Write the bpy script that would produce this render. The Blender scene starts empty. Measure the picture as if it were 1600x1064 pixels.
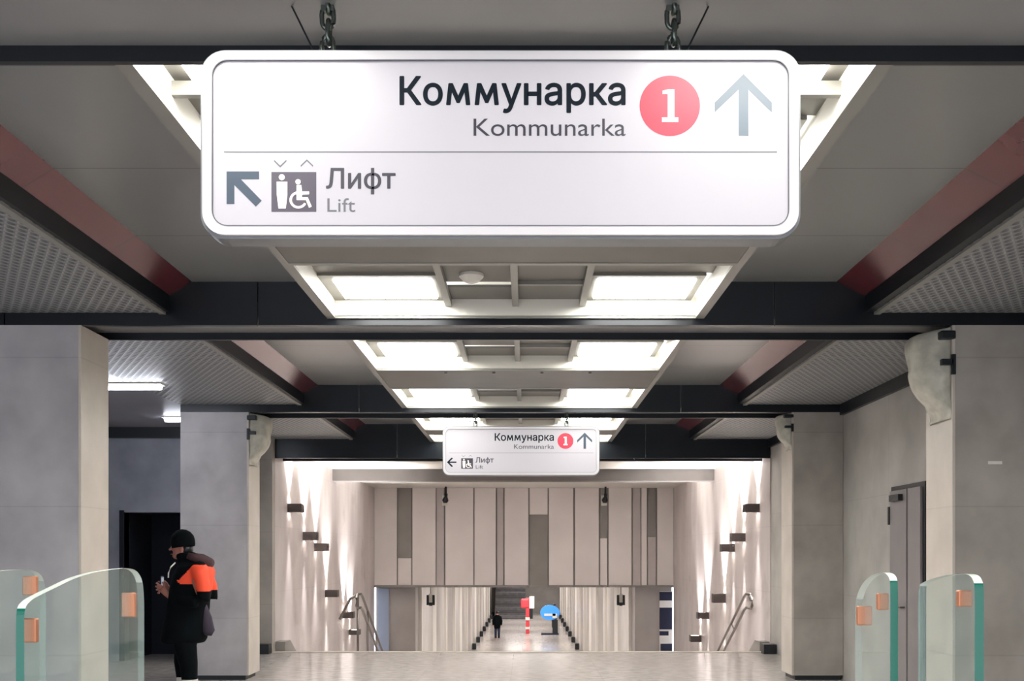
import bpy, bmesh, math, random
from mathutils import Vector, Matrix
random.seed(7)
C = bpy.context.scene.collection
PI = math.pi

# ------------------------------------------------------------------ camera, world, exposure
EYE = 1.6
cam_d = bpy.data.cameras.new('camera')
cam = bpy.data.objects.new('camera', cam_d); C.objects.link(cam)
cam.location = (0, 0, EYE); cam.rotation_euler = (PI/2, 0, 0)
cam_d.sensor_width = 36; cam_d.lens = 1700/1600*36
cam_d.shift_x = -22/1600; cam_d.shift_y = 337/1600
cam_d.clip_end = 300
bpy.context.scene.camera = cam
w = bpy.data.worlds.new('world'); bpy.context.scene.world = w; w.use_nodes = True
w.node_tree.nodes['Background'].inputs[0].default_value = (0.85, 0.9, 1.0, 1)
w.node_tree.nodes['Background'].inputs[1].default_value = 2.6
vs = bpy.context.scene.view_settings
vs.view_transform = 'Standard'; vs.look = 'None'; vs.gamma = 1; vs.use_curve_mapping = False
vs.exposure = 0.0
LAMP = 26.0          # luminous panels in the coffers
AISLE = 30.0
SCONCE = 1100.0       # watts of each up / down beam on the stair walls
LOWER = 330.0

# ------------------------------------------------------------------ materials
def lin(c):
    c = c/255
    return c/12.92 if c <= 0.04045 else ((c+0.055)/1.055)**2.4
def rgb(t): return (lin(t[0]), lin(t[1]), lin(t[2]), 1)
def mat(name, col, rough=0.6, metal=0.0, emit=0, spec=0.5, coat=0):
    m = bpy.data.materials.new(name); m.use_nodes = True
    p = m.node_tree.nodes['Principled BSDF']
    p.inputs['Base Color'].default_value = rgb(col)
    p.inputs['Roughness'].default_value = rough; p.inputs['Metallic'].default_value = metal
    p.inputs['Specular IOR Level'].default_value = spec
    if coat: p.inputs['Coat Weight'].default_value = coat; p.inputs['Coat Roughness'].default_value = 0.1
    if emit:
        p.inputs['Emission Color'].default_value = rgb(col); p.inputs['Emission Strength'].default_value = emit
    return m
def nn(m, t, **kw):
    n = m.node_tree.nodes.new(t)
    for k, v in kw.items(): setattr(n, k, v)
    return n
def noisy(name, c1, c2, rough=0.6, scale=2.0, metal=0, detail=6, stain=None, bump=0.0, joints=None, stretch=(1,1,1), jcol=0.6, spec=0.5):
    """two tone procedural stone or sheet; joints = ((axis, period, offset, width), ...)"""
    m = mat(name, c1, rough, metal, spec=spec); L = m.node_tree.links; p = m.node_tree.nodes['Principled BSDF']
    tc = nn(m, 'ShaderNodeTexCoord'); mp = nn(m, 'ShaderNodeMapping'); mp.inputs['Scale'].default_value = stretch
    L.new(tc.outputs['Object'], mp.inputs[0])
    no = nn(m, 'ShaderNodeTexNoise'); no.inputs['Scale'].default_value = scale; no.inputs['Detail'].default_value = detail
    L.new(mp.outputs[0], no.inputs['Vector'])
    cr = nn(m, 'ShaderNodeValToRGB'); cr.color_ramp.elements[0].position = 0.35; cr.color_ramp.elements[1].position = 0.65
    cr.color_ramp.elements[0].color = rgb(c2); cr.color_ramp.elements[1].color = rgb(c1)
    L.new(no.outputs[0], cr.inputs[0]); out = cr.outputs[0]
    if stain:
        n2 = nn(m, 'ShaderNodeTexNoise'); n2.inputs['Scale'].default_value = stain[1]; n2.inputs['Detail'].default_value = 3
        L.new(tc.outputs['Object'], n2.inputs['Vector'])
        r2 = nn(m, 'ShaderNodeMapRange'); r2.inputs[1].default_value = 0.6; r2.inputs[2].default_value = 0.75; r2.inputs[4].default_value = 0.6
        L.new(n2.outputs[0], r2.inputs[0])
        mx = nn(m, 'ShaderNodeMix', data_type='RGBA'); mx.inputs[7].default_value = rgb(stain[0])
        L.new(r2.outputs[0], mx.inputs[0]); L.new(out, mx.inputs[6]); out = mx.outputs[2]
    if joints:
        sp = nn(m, 'ShaderNodeSeparateXYZ'); L.new(tc.outputs['Object'], sp.inputs[0])
        for ax, per, off, wd in joints:
            a = nn(m, 'ShaderNodeMath', operation='ADD'); a.inputs[1].default_value = off; L.new(sp.outputs[ax], a.inputs[0])
            d = nn(m, 'ShaderNodeMath', operation='PINGPONG'); d.inputs[1].default_value = per/2; L.new(a.outputs[0], d.inputs[0])
            g = nn(m, 'ShaderNodeMath', operation='LESS_THAN'); g.inputs[1].default_value = wd/2; L.new(d.outputs[0], g.inputs[0])
            mx = nn(m, 'ShaderNodeMix', data_type='RGBA', blend_type='MULTIPLY'); mx.inputs[7].default_value = (jcol, jcol, jcol, 1)
            L.new(g.outputs[0], mx.inputs[0]); L.new(out, mx.inputs[6]); out = mx.outputs[2]
    L.new(out, p.inputs['Base Color'])
    if bump:
        b = nn(m, 'ShaderNodeBump'); b.inputs['Strength'].default_value = bump; b.inputs['Distance'].default_value = 0.02
        L.new(no.outputs[0], b.inputs['Height']); L.new(b.outputs[0], p.inputs['Normal'])
    return m
def mesh_mat(name, c1, c2, per=0.075):
    """expanded metal ceiling: rows of diamond openings"""
    m = mat(name, c1, 0.45, 0.2); L = m.node_tree.links; p = m.node_tree.nodes['Principled BSDF']
    tc = nn(m, 'ShaderNodeTexCoord'); sp = nn(m, 'ShaderNodeSeparateXYZ'); L.new(tc.outputs['Object'], sp.inputs[0])
    def mth(op, a, b=None):
        n = nn(m, 'ShaderNodeMath', operation=op)
        for i, v in enumerate((a, b)):
            if v is None: continue
            if isinstance(v, (int, float)): n.inputs[i].default_value = v
            else: L.new(v, n.inputs[i])
        return n.outputs[0]
    x = mth('MULTIPLY', sp.outputs[0], PI/per); y = mth('MULTIPLY', sp.outputs[1], PI/(per*1.9))
    a = mth('ABSOLUTE', mth('SINE', mth('ADD', x, y))); b = mth('ABSOLUTE', mth('SINE', mth('SUBTRACT', x, y)))
    v = mth('MULTIPLY', a, b)
    mr = nn(m, 'ShaderNodeMapRange'); mr.inputs[1].default_value = 0.35; mr.inputs[2].default_value = 0.6; L.new(v, mr.inputs[0])
    mx = nn(m, 'ShaderNodeMix', data_type='RGBA'); mx.inputs[6].default_value = rgb(c1); mx.inputs[7].default_value = rgb(c2)
    L.new(mr.outputs[0], mx.inputs[0]); L.new(mx.outputs[2], p.inputs['Base Color'])
    bp = nn(m, 'ShaderNodeBump'); bp.inputs['Distance'].default_value = 0.02; bp.inputs['Strength'].default_value = 0.6; bp.invert = True
    L.new(v, bp.inputs['Height']); L.new(bp.outputs[0], p.inputs['Normal'])
    return m

M = {}
M['ceiling'] = noisy('grey_ceiling_panel', (152,153,152), (145,146,145), 0.28, 0.6, 0.35, joints=((1, 1.3, 0.3, 0.012),), jcol=0.5)
M['beam_under'] = noisy('beam_underside', (150,150,150), (140,140,140), 0.3, 0.8, 0.3)
M['beam_dark'] = noisy('dark_beam_metal', (22,27,33), (16,20,26), 0.3, 1.5, 0.3)
M['black'] = mat('black_metal', (14,20,26), 0.4)
M['maroon'] = noisy('maroon_panel', (98,38,44), (86,32,38), 0.22, 1.2, 0.3, joints=((1, 1.3, 0.3, 0.02),), jcol=0.3)
M['mesh'] = mesh_mat('expanded_metal', (156,158,160), (106,108,110))
M['aisle_ceil'] = noisy('aisle_ceiling', (150,150,158), (140,140,148), 0.4, 1.0, 0.2)
M['col_front'] = noisy('column_stone', (192,189,190), (164,160,163), 0.42, 1.6, stain=((146,136,132), 1.3), joints=((2, 1.2, 0.4, 0.012),), jcol=0.88)
M['col_front_r'] = noisy('warm_column_stone', (176,170,162), (150,144,137), 0.42, 1.6, stain=((138,128,120), 1.3), joints=((2, 1.2, 0.4, 0.012),), jcol=0.88)
M['col_side'] = noisy('column_pale_stone', (205,196,186), (190,182,172), 0.35, 2.2, joints=((2, 1.2, 0.4, 0.012),), jcol=0.9)
M['wall_right'] = noisy('right_wall_stone', (188,185,180), (158,155,150), 0.5, 1.1, stain=((140,130,124), 0.9), joints=((2, 1.2, 0.1, 0.012), (1, 1.8, 0.3, 0.01)), jcol=0.9)
M['stair_wall'] = noisy('stair_wall_stone', (216,208,206), (190,181,180), 0.42, 1.3, stain=((160,148,145), 1.1), joints=((2, 1.1, 0.1, 0.012), (1, 1.4, 0.3, 0.01)), jcol=0.9, stretch=(1,1,0.4))
M['aisle_wall'] = noisy('aisle_wall_stone', (150,152,162), (122,125,136), 0.6, 1.5)
M['floor'] = noisy('polished_granite', (196,189,185), (174,167,163), 0.16, 7, stain=((176,160,150), 1.2), joints=((0, 1.2, 0.2, 0.008), (1, 1.2, 0.1, 0.008)), jcol=0.85)
M['step'] = noisy('step_granite', (180,172,164), (160,152,146), 0.4, 8)
M['white'] = mat('white_paint', (225,222,215), 0.45)
M['coffer_in'] = mat('coffer_white', (235,232,222), 0.55)
M['coffer_grey'] = noisy('coffer_grey_sheet', (112,109,104), (104,101,96), 0.45, 2)
M['coffer_frame'] = mat('coffer_lamp_frame', (120,118,112), 0.5)
M['coffer_lip'] = mat('coffer_lip', (146,145,139), 0.4, 0.2)
M['lamp'] = mat('warm_white_diffuser', (255,253,247), 0.5, emit=LAMP)
M['aisle_lamp'] = mat('cool_white_tube', (240,244,255), 0.5, emit=AISLE)
M['sign_face'] = mat('backlit_sign_face', (160,157,162), 0.3, emit=0.5)
M['sign_frame'] = mat('sign_frame_white', (190,187,190), 0.3, emit=0.12)
M['sign_edge'] = mat('sign_edge_grey', (120,122,124), 0.35, 0.5)
M['ink_dark'] = mat('ink_navy', (6,18,28), 0.6, spec=0.15)
M['ink_grey'] = mat('ink_grey', (52,50,60), 0.4)
M['ink_slate'] = mat('ink_slate', (58,70,84), 0.4)
M['ink_glare'] = mat('ink_slate_glare', (92,104,114), 0.4)  # slate ink with the glare on the near arrow painted into its tone
M['ink_purple'] = mat('ink_pictogram', (74,68,80), 0.4)
M['ink_line'] = mat('ink_line', (96,96,102), 0.4)
M['red'] = mat('line_red', (196,52,72), 0.4)
M['cream'] = mat('cream_digit', (250,238,226), 0.4, emit=0.3)
M['galv'] = mat('galvanised_steel', (110,118,112), 0.3, 0.9)
M['steel'] = mat('brushed_steel', (120,114,110), 0.3, 0.9)
M['copper'] = mat('copper_clamp', (188,124,92), 0.35, 0.35)
M['panel'] = noisy('beige_cladding', (236,229,226), (228,221,218), 0.45, 1.0)
M['fascia'] = noisy('grey_fascia', (98,94,92), (92,88,86), 0.5, 2)
M['panel_dk'] = noisy('grey_cladding', (140,136,132), (132,128,124), 0.45, 2)
M['panel_md'] = noisy('mauve_grey_cladding', (190,182,181), (182,174,173), 0.45, 2)
M['sconce'] = mat('bronze_sconce', (72,64,62), 0.45, 0.3)
M['sconce_lens'] = mat('sconce_lens', (255,246,236), 0.4, emit=14)
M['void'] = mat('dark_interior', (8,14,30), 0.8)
M['jacket'] = noisy('black_cloth', (6,12,16), (3,7,10), 0.9, 8, spec=0.12)
M['orange'] = mat('orange_cloth', (255,84,50), 0.7)
M['skin'] = mat('skin', (176,118,104), 0.55)
M['rubber'] = mat('black_rubber', (18,18,20), 0.6)
M['screen'] = mat('phone_screen', (150,160,180), 0.3, emit=0.6)
M['navy'] = mat('navy_cloth', (30,34,60), 0.8)
M['wrap'] = noisy('plastic_wrap', (196,194,180), (170,168,156), 0.35, 9, bump=0.6)
M['blue'] = mat('blue_sign', (60,140,220), 0.4, emit=0.5)
M['red2'] = mat('red_totem', (220,60,70), 0.5)
M['door'] = noisy('grey_door_paint', (140,134,134), (130,125,125), 0.4, 2)
M['lower_wall'] = noisy('lower_hall_stone', (170,164,160), (156,150,146), 0.35, 1)
M['rib'] = mat('white_rib', (225,220,214), 0.4)
M['bluish'] = mat('bluish_glass', (150,160,180), 0.25)

def glass_mat(name='tinted_glass', f=0.10):
    m = bpy.data.materials.new(name); m.use_nodes = True; nt = m.node_tree; nt.nodes.clear()
    o = nt.nodes.new('ShaderNodeOutputMaterial'); t = nt.nodes.new('ShaderNodeBsdfTransparent'); t.inputs[0].default_value = (0.95, 0.985, 0.975, 1)
    g = nt.nodes.new('ShaderNodeBsdfGlossy'); g.inputs['Roughness'].default_value = 0.03
    d = nt.nodes.new('ShaderNodeBsdfDiffuse'); d.inputs[0].default_value = rgb((190,212,206))
    fr = nt.nodes.new('ShaderNodeFresnel'); fr.inputs[0].default_value = 1.45
    ge = nt.nodes.new('ShaderNodeNewGeometry'); iv = nt.nodes.new('ShaderNodeMath'); iv.operation = 'SUBTRACT'; iv.inputs[0].default_value = 1; nt.links.new(ge.outputs['Backfacing'], iv.inputs[1])
    mu = nt.nodes.new('ShaderNodeMath'); mu.operation = 'MULTIPLY'; nt.links.new(fr.outputs[0], mu.inputs[0]); nt.links.new(iv.outputs[0], mu.inputs[1])
    m1 = nt.nodes.new('ShaderNodeMixShader'); m1.inputs[0].default_value = f
    m2 = nt.nodes.new('ShaderNodeMixShader')
    nt.links.new(t.outputs[0], m1.inputs[1]); nt.links.new(d.outputs[0], m1.inputs[2])
    nt.links.new(mu.outputs[0], m2.inputs[0]); nt.links.new(m1.outputs[0], m2.inputs[1]); nt.links.new(g.outputs[0], m2.inputs[2])
    nt.links.new(m2.outputs[0], o.inputs[0]); return m
M['glass'] = glass_mat()
M['edge_far'] = glass_mat('clear_glass_edge', 0.35)
M['edge_green'] = mat('green_glass_edge', (12,104,86), 0.15)
M['edge_lit'] = mat('lit_glass_edge', (222,230,222), 0.2)  # lamp highlight along the upper rim put into the edge colour

# ------------------------------------------------------------------ helpers
def box(bm, x0, x1, y0, y1, z0, z1):
    v = [bm.verts.new(p) for p in ((x0,y0,z0),(x1,y0,z0),(x1,y1,z0),(x0,y1,z0),(x0,y0,z1),(x1,y0,z1),(x1,y1,z1),(x0,y1,z1))]
    for f in ((0,3,2,1),(4,5,6,7),(0,1,5,4),(1,2,6,5),(2,3,7,6),(3,0,4,7)): bm.faces.new([v[i] for i in f])
def B(*boxes):
    bm = bmesh.new()
    for b in boxes: box(bm, *b)
    return bm
def prism(bm, pts, a0, a1, axis='y'):
    """closed polygon extruded along an axis; pts are the two other coordinates"""
    def P(u, v, a): return (u, a, v) if axis == 'y' else ((a, u, v) if axis == 'x' else (u, v, a))
    A = [bm.verts.new(P(u, v, a0)) for u, v in pts]; D = [bm.verts.new(P(u, v, a1)) for u, v in pts]
    n = len(pts); bm.faces.new(A); bm.faces.new(D[::-1])
    for i in range(n): bm.faces.new((A[i], D[i], D[(i+1) % n], A[(i+1) % n]))
    bmesh.ops.recalc_face_normals(bm, faces=bm.faces)
def tube(bm, pts, r, seg=10, closed=False):
    pts = [Vector(p) for p in pts]; rings = []; n = len(pts)
    for i, p in enumerate(pts):
        if closed: t = (pts[(i+1) % n]-pts[i-1]).normalized()
        else: t = (pts[min(i+1, n-1)]-pts[max(i-1, 0)]).normalized()
        a = Vector((0,0,1)) if abs(t.z) < 0.9 else Vector((1,0,0))
        u = t.cross(a).normalized(); v = t.cross(u)
        rr = r[i] if isinstance(r, (list, tuple)) else r
        rings.append([bm.verts.new(p+(u*math.cos(2*PI*k/seg)+v*math.sin(2*PI*k/seg))*rr) for k in range(seg)])
    rng = range(n) if closed else range(n-1)
    for i in rng:
        A, D = rings[i], rings[(i+1) % n]
        for k in range(seg): bm.faces.new((A[k], A[(k+1) % seg], D[(k+1) % seg], D[k]))
    if not closed: bm.faces.new(rings[0][::-1]); bm.faces.new(rings[-1])
    bmesh.ops.recalc_face_normals(bm, faces=bm.faces)
def obj(name, bm, m, parent=None, smooth=False, bevel=0, mats=None):
    me = bpy.data.meshes.new(name)
    if parent is not None:
        off = Vector(parent['_o'])
        bmesh.ops.translate(bm, verts=bm.verts, vec=-off)
    bm.to_mesh(me); bm.free()
    for x in (mats or [m]): me.materials.append(x)
    if smooth:
        for p in me.polygons: p.use_smooth = True
    o = bpy.data.objects.new(name, me); C.objects.link(o)
    if parent is not None: o.parent = parent; o['_o'] = parent['_o']
    else: o['_o'] = (0.0, 0.0, 0.0)
    if bevel:
        b = o.modifiers.new('bevel', 'BEVEL'); b.width = bevel; b.segments = 2; b.limit_method = 'ANGLE'
    return o
def thing(name, label, cat, loc=(0,0,0), group=None):
    o = bpy.data.objects.new(name, None); C.objects.link(o); o.location = loc; o['_o'] = tuple(float(v) for v in loc)
    o['label'] = label; o['category'] = cat
    if group: o['group'] = group
    o.empty_display_size = 0.1
    return o
def tag(o, label, cat, group=None):
    o['label'] = label; o['category'] = cat
    if group: o['group'] = group
    return o
def struct(name, bm, m, label=None, **kw):
    o = obj(name, bm, m, **kw); o['kind'] = 'structure'
    if label: o['label'] = label
    return o
def light(name, kind, loc, energy, parent, rot=(0,0,0), col=(1,1,1), **kw):
    l = bpy.data.lights.new(name, kind); l.energy = energy; l.color = col
    for k, v in kw.items(): setattr(l, k, v)
    o = bpy.data.objects.new(name, l); C.objects.link(o)
    o.parent = parent; o.location = Vector(loc)-Vector(parent['_o']); o.rotation_euler = rot
    return o

# ------------------------------------------------------------------ main dimensions
XL, XR = -3.60, 3.45             # corridor faces of the columns
WR = 4.10                        # right wall
ZC, ZM, ZB, ZK = 3.81, 3.56, 3.46, 3.51   # ceiling, expanded metal, beam lips, coffer rim
BEAMS = [3.50, 8.76, 14.05, 18.20]
BD = 0.62                        # beam depth
KX0, KX1 = -1.60, 1.43           # outer edges of the coffers
Y0 = -3.0

# ------------------------------------------------------------------ floor, walls
struct('floor', B((-9, WR, Y0, 18.2, -0.25, 0)), M['floor'])
struct('wall_right', B((WR, WR+0.3, Y0, 18.2, 0, 4.2)), M['wall_right'])
# stair hall
struct('wall_stair_left', B((-4.5, -4.2, 18.2, 30.1, -3.9, 3.62)), M['stair_wall'])
struct('wall_stair_right', B((4.08, 4.4, 18.2, 30.1, -3.9, 3.62)), M['stair_wall'])
struct('wall_stair_front', B((-6.3, -4.2, 18.0, 18.195, 0, 3.85)), M['col_front_r'])
struct('ceiling_stair', B((-4.2, 4.08, 18.8, 30.1, 3.49, 3.7)), M['white'])
struct('trim_1', B((-4.2, 4.08, 23.6, 24.0, 3.235, 3.49)), M['fascia'], label='grey downstand across the stair hall ceiling')
# aisle on the left
struct('wall_aisle_back', B((-9, -6.13, 16.6, 16.8, 0, 3.62), (-6.13, -4.9, 16.6, 16.8, 2.27, 3.62), (-4.9, -4.5, 16.6, 16.8, 0, 3.62)), M['aisle_wall'])
struct('wall_aisle_left', B((-9.3, -9, Y0, 16.8, 0, 3.9)), M['aisle_wall'])
struct('trim_2', B((-9, -4.5, 16.52, 16.6, 3.40, 3.56)), M['black'], label='black band along the top of the aisle wall')
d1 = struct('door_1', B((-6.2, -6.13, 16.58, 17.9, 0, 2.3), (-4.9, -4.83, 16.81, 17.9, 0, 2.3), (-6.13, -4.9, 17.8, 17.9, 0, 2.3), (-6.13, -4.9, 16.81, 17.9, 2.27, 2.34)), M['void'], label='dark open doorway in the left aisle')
struct('wall_aisle_inner', B((-4.72, -4.5, 16.8, 17.995, 0, 3.62)), M['aisle_wall'])
struct('ceiling_aisle', B((-9, -4.47, 8.76+BD, 16.6, ZM, ZM+0.05)), M['aisle_ceil'])

# ceilings, expanded metal, maroon strips
bays = [(Y0, 3.50), (3.50+BD, 8.76), (8.76+BD, 14.05), (14.05+BD, 18.20)]
n_trim = 3
lm = ['expanded metal ceiling panel over the aisle left of the big sign', 'expanded metal ceiling panel above the left aisle between first and second column',
      'expanded metal ceiling panel behind the farther left column by the stair opening']
rm = ['expanded metal ceiling panel right of the big sign', 'expanded metal ceiling panel above the grey door on the right',
      'expanded metal ceiling panel by the stair opening on the right']
for i, (a, b) in enumerate(bays):
    struct('ceiling', B((-2.69, KX0, a, b, ZC, ZC+0.04), (KX1, 2.52, a, b, ZC, ZC+0.04), (KX0, KX1, a, b, 4.12, 4.16)), M['ceiling'])
    for s in (-1, 1):
        bm = bmesh.new()
        xs = (-2.69, -2.90, -2.92) if s < 0 else (2.50, 2.76, 2.78)
        prism(bm, [(xs[0], ZC), (xs[1], 3.68), (xs[1], 3.70), (xs[0], ZC+0.03)], a, b)
        struct('trim_%d' % n_trim, bm, M['maroon'], label='maroon strip beside the expanded metal'); n_trim += 1
        e0, e1 = (xs[1]-0.05, xs[1]+0.03) if s < 0 else (xs[1]-0.03, xs[1]+0.05)
        struct('trim_%d' % n_trim, B((e0, e1, a, b, 3.565, 3.70)), M['black'], label='black reveal beside the expanded metal'); n_trim += 1
    if i == 0: segs = [(-9, -2.9, a, b), (2.80, WR, a, b)]
    elif i == 1: segs = [(-9, -2.9, a, b), (2.80, WR, a, b)]
    elif i == 2: segs = [(-4.47, -2.9, a, b), (2.80, WR, a, b)]
    else: segs = [(-4.47, -2.9, a, b), (2.80, WR, a, b)]
    for j, (x0, x1, y0, y1) in enumerate(segs):
        o = obj('ceiling_grille', B((x0, x1, y0, y1, ZM, ZM+0.03)), M['mesh'])
        # pale folded rim on the corridor side
        rim = (x1-0.05, x1, y0, y1, ZM-0.015, ZM) if j == 0 else (x0, x0+0.05, y0, y1, ZM-0.015, ZM)
        r = obj('rim', B(rim), M['coffer_lip'], o)
        if i == 0: lab = 'expanded metal ceiling panel overhead, nearest the camera, ' + ('left' if j == 0 else 'right') + ' side'
        else: lab = (lm if j == 0 else rm)[i-1]
        tag(o, lab, 'ceiling panel', 'expanded metal ceiling panels')
# dark fascia where the right grille meets the wall
struct('trim_%d' % n_trim, B((WR-0.05, WR, 3.50, 18.2, 3.42, ZM)), M['black'], label='black band along the top of the right wall'); n_trim += 1

# ------------------------------------------------------------------ beams
bl = ['wide grey and black ceiling beam right above the big sign', 'black ceiling beam with grey underside behind the big sign', 'black ceiling beam with grey underside that carries the small far sign', 'black ceiling beam over the top of the stairs']
for i, y in enumerate(BEAMS):
    x0, x1 = (-9, WR) if i < 2 else (-4.47, WR)
    t = thing('ceiling_beam', bl[i], 'ceiling beam', (0, y, ZB), 'ceiling beams across the corridor')
    lo = ZB if i < 3 else 3.24
    segs = [-9, -6, -4.2, -2.16, 2.0, WR] if i < 2 else [-4.47, -2.16, 2.0, WR]
    bm = bmesh.new()
    for a, b in zip(segs, segs[1:]): box(bm, a+0.006, b-0.006, y, y+0.05, lo, 3.9)
    obj('front_fascia', bm, M['beam_dark'], t)
    obj('underside', B((x0, x1, y+0.05, y+BD-0.03, lo+0.06, 3.88)), M['beam_under'], t)
    obj('rear_lip', B((x0, x1, y+BD-0.03, y+BD, lo, 3.9)), M['beam_dark'], t)

# ------------------------------------------------------------------ coffers with luminous panels
def coffer(y0, y1, label):
    """shallow white box, open below, two luminous panels, three dividers"""
    x0, x1 = KX0, KX1; zt = 3.65
    t = thing('light_coffer', label, 'ceiling light', ((x0+x1)/2, (y0+y1)/2, ZK), 'ceiling light coffers')
    w_ = 0.07
    obj('rim', B((x0, x0+w_, y0, y1, ZK, ZK+0.02), (x1-w_, x1, y0, y1, ZK, ZK+0.02), (x0+w_, x1-w_, y0, y0+0.05, ZK, ZK+0.02), (x0+w_, x1-w_, y1-0.02, y1, ZK, ZK+0.02)), M['coffer_lip'], t)
    obj('side_wall', B((x0+w_-0.02, x0+w_, y0, y1, ZK+0.02, ZC), (x1-w_, x1-w_+0.02, y0, y1, ZK+0.02, ZC), (x0+w_, x1-w_, y1-0.03, y1, ZK+0.02, ZC), (x0+w_, x1-w_, y0, y0+0.03, ZK+0.02, ZC)), M['coffer_in'], t)
    ix0, ix1 = x0+w_, x1-w_; L = y1-y0
    la, lb = y1-0.70, y1-0.14       # lamp depth range
    lx = [(ix0+0.10, ix0+0.83), (ix1-0.83, ix1-0.10)]
    for a, b in lx:
        obj('lamp_panel', B((a, b, la, lb, zt-0.012, zt+0.01)), M['lamp'], t)
        p = obj('lamp_frame', B((a-0.10, a, la-0.10, y1-0.03, zt, zt+0.02), (b, b+0.06, la-0.10, y1-0.03, zt, zt+0.02), (a, b, lb, y1-0.03, zt, zt+0.02), (a, b, la-0.10, la, zt, zt+0.02)), M['coffer_frame'], t)
    if L > 1.75:
        for a, b in lx: obj('lamp_panel', B((a, b, y0+0.06, y0+0.52, zt-0.012, zt+0.01)), M['lamp'], t)
    cx0, cx1 = lx[0][1]+0.06, lx[1][0]-0.06; cm = (cx0+cx1)/2
    # grey inner panels, leaving a dark slot in front
    obj('inner_panel', B((cm, cx1, y0+0.03, y1-0.03, zt+0.01, zt+0.03), (cx0, cm, y1-0.42, y1-0.03, zt+0.01, zt+0.03), (cx0, cm, y0+0.03, y1-0.58, zt+0.01, zt+0.03), (ix0, lx[0][1]+0.06, y0+0.03, la-0.1, zt+0.02, zt+0.04), (lx[1][0]-0.06, ix1, y0+0.03, la-0.1, zt+0.02, zt+0.04)), M['coffer_grey'], t)
    obj('inner_shelf', B((cm+0.02, cx1-0.04, y1-0.62, y1-0.58, zt-0.02, zt+0.01)), M['coffer_lip'], t)
    for xx in (cx0+0.02, cm, cx1-0.02):
        obj('divider', B((xx-0.025, xx+0.025, y0+0.05, y1-0.03, zt-0.05, zt)), M['coffer_lip'], t)
    obj('cross_rail', B((ix0, ix1, y0+0.55, y0+0.59, zt-0.06, zt)) if L > 1.7 else B((cx0+.045, cm-.025, y0+0.30, y0+0.33, zt-0.03, zt)), M['coffer_lip'], t)
    return t
def plate(y0, y1, label):
    o = obj('cover_plate', B((KX0+0.02, KX1-0.02, y0, y1, ZK+0.005, ZK+0.05)), M['coffer_grey'])
    for k in range(4):
        obj('fixing_bolt', B((KX0+0.75+k*0.5, KX0+0.78+k*0.5, y0+0.12, y0+0.16, ZK-0.01, ZK+0.005)), M['steel'], o)
    obj('edge_strip', B((KX0, KX0+0.05, y0, y1, ZK, ZK+0.005)), M['coffer_lip'], o)
    obj('edge_strip', B((KX1-0.05, KX1, y0, y1, ZK, ZK+0.005)), M['coffer_lip'], o)
    tag(o, label, 'ceiling plate', 'grey plates between the light coffers')
names = [('luminous ceiling coffer nearest the camera', 'luminous ceiling coffer just before the big sign', 'grey ceiling plate overhead before the big sign'),
         ('luminous ceiling coffer mostly hidden behind the big sign, its white ends beside it', 'luminous ceiling coffer whose two lamps show right under the big sign', 'grey ceiling plate just under the bottom edge of the big sign'),
         ('luminous ceiling coffer just behind the second beam', 'luminous ceiling coffer just before the beam of the small sign', 'grey ceiling plate between the second beam and the small sign'),
         ('luminous ceiling coffer right above the small far sign', 'last luminous ceiling coffer, peeping out either side of the small far sign', 'grey ceiling plate behind the small far sign')]
for i, (a, b) in enumerate(bays):
    if i == 0: c1, p1, c2 = (-1.4, 0.6), (0.6, 1.8), (1.8, 3.48)
    elif i == 3: c1, p1, c2 = (a+0.02, 16.5), (16.5, 17.1), (17.1, b-0.02)
    else: c1, p1, c2 = (a+0.02, b-2.85), (b-2.85, b-1.66), (b-1.66, b-0.01)
    coffer(*c1, names[i][0]); coffer(*c2, names[i][1]); plate(*p1, names[i][2])
# smoke detector in the coffer under the big sign
bm = bmesh.new()
tube(bm, [(-0.40, 7.95, 3.66), (-0.40, 7.95, 3.64), (-0.40, 7.95, 3.61), (-0.40, 7.95, 3.595)], [0.09, 0.09, 0.06, 0.03], 20)
tag(obj('smoke_detector', bm, M['white'], smooth=False), 'white smoke detector in the ceiling coffer under the big sign', 'smoke detector')

# ------------------------------------------------------------------ columns
def column(x0, x1, y, label, inner):
    yb = y+0.57
    t = thing('column', label, 'column', ((x0+x1)/2, y, 0), 'stone clad columns')
    obj('shaft', B((x0+0.006, x1-0.006, y, yb, 0.06, ZB)), M['col_front'] if inner > 0 else M['col_front_r'], t)
    # pale corner slab on the corridor face
    xa, xb = (x1-0.006, x1+0.02) if inner > 0 else (x0-0.02, x0+0.006)
    obj('side_slab', B((xa, xb, y-0.004, yb, 0.06, ZB)), M['col_side'], t, bevel=0.004)
    obj('plinth', B((x0+0.03, x1-0.03, y+0.03, yb-0.03, 0, 0.06)), M['black'], t)
    return t
column(-4.47, XL, 8.76, 'nearest stone column at the left edge, pale inner side', 1)
column(-4.47, XL, 14.05, 'farther left stone column behind the man in the black coat', 1)
column(XR, WR, 8.76, 'nearest stone pilaster at the right edge beside the glass gates', -1)
column(XR, WR, 14.05, 'farther right stone pilaster between grey door and stair opening', -1)
o = obj('wall_label', B((3.72, 3.83, 8.752, 8.76, 2.34, 2.365)), M['white']); tag(o, 'thin white strip on the right foreground column', 'label')

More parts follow.
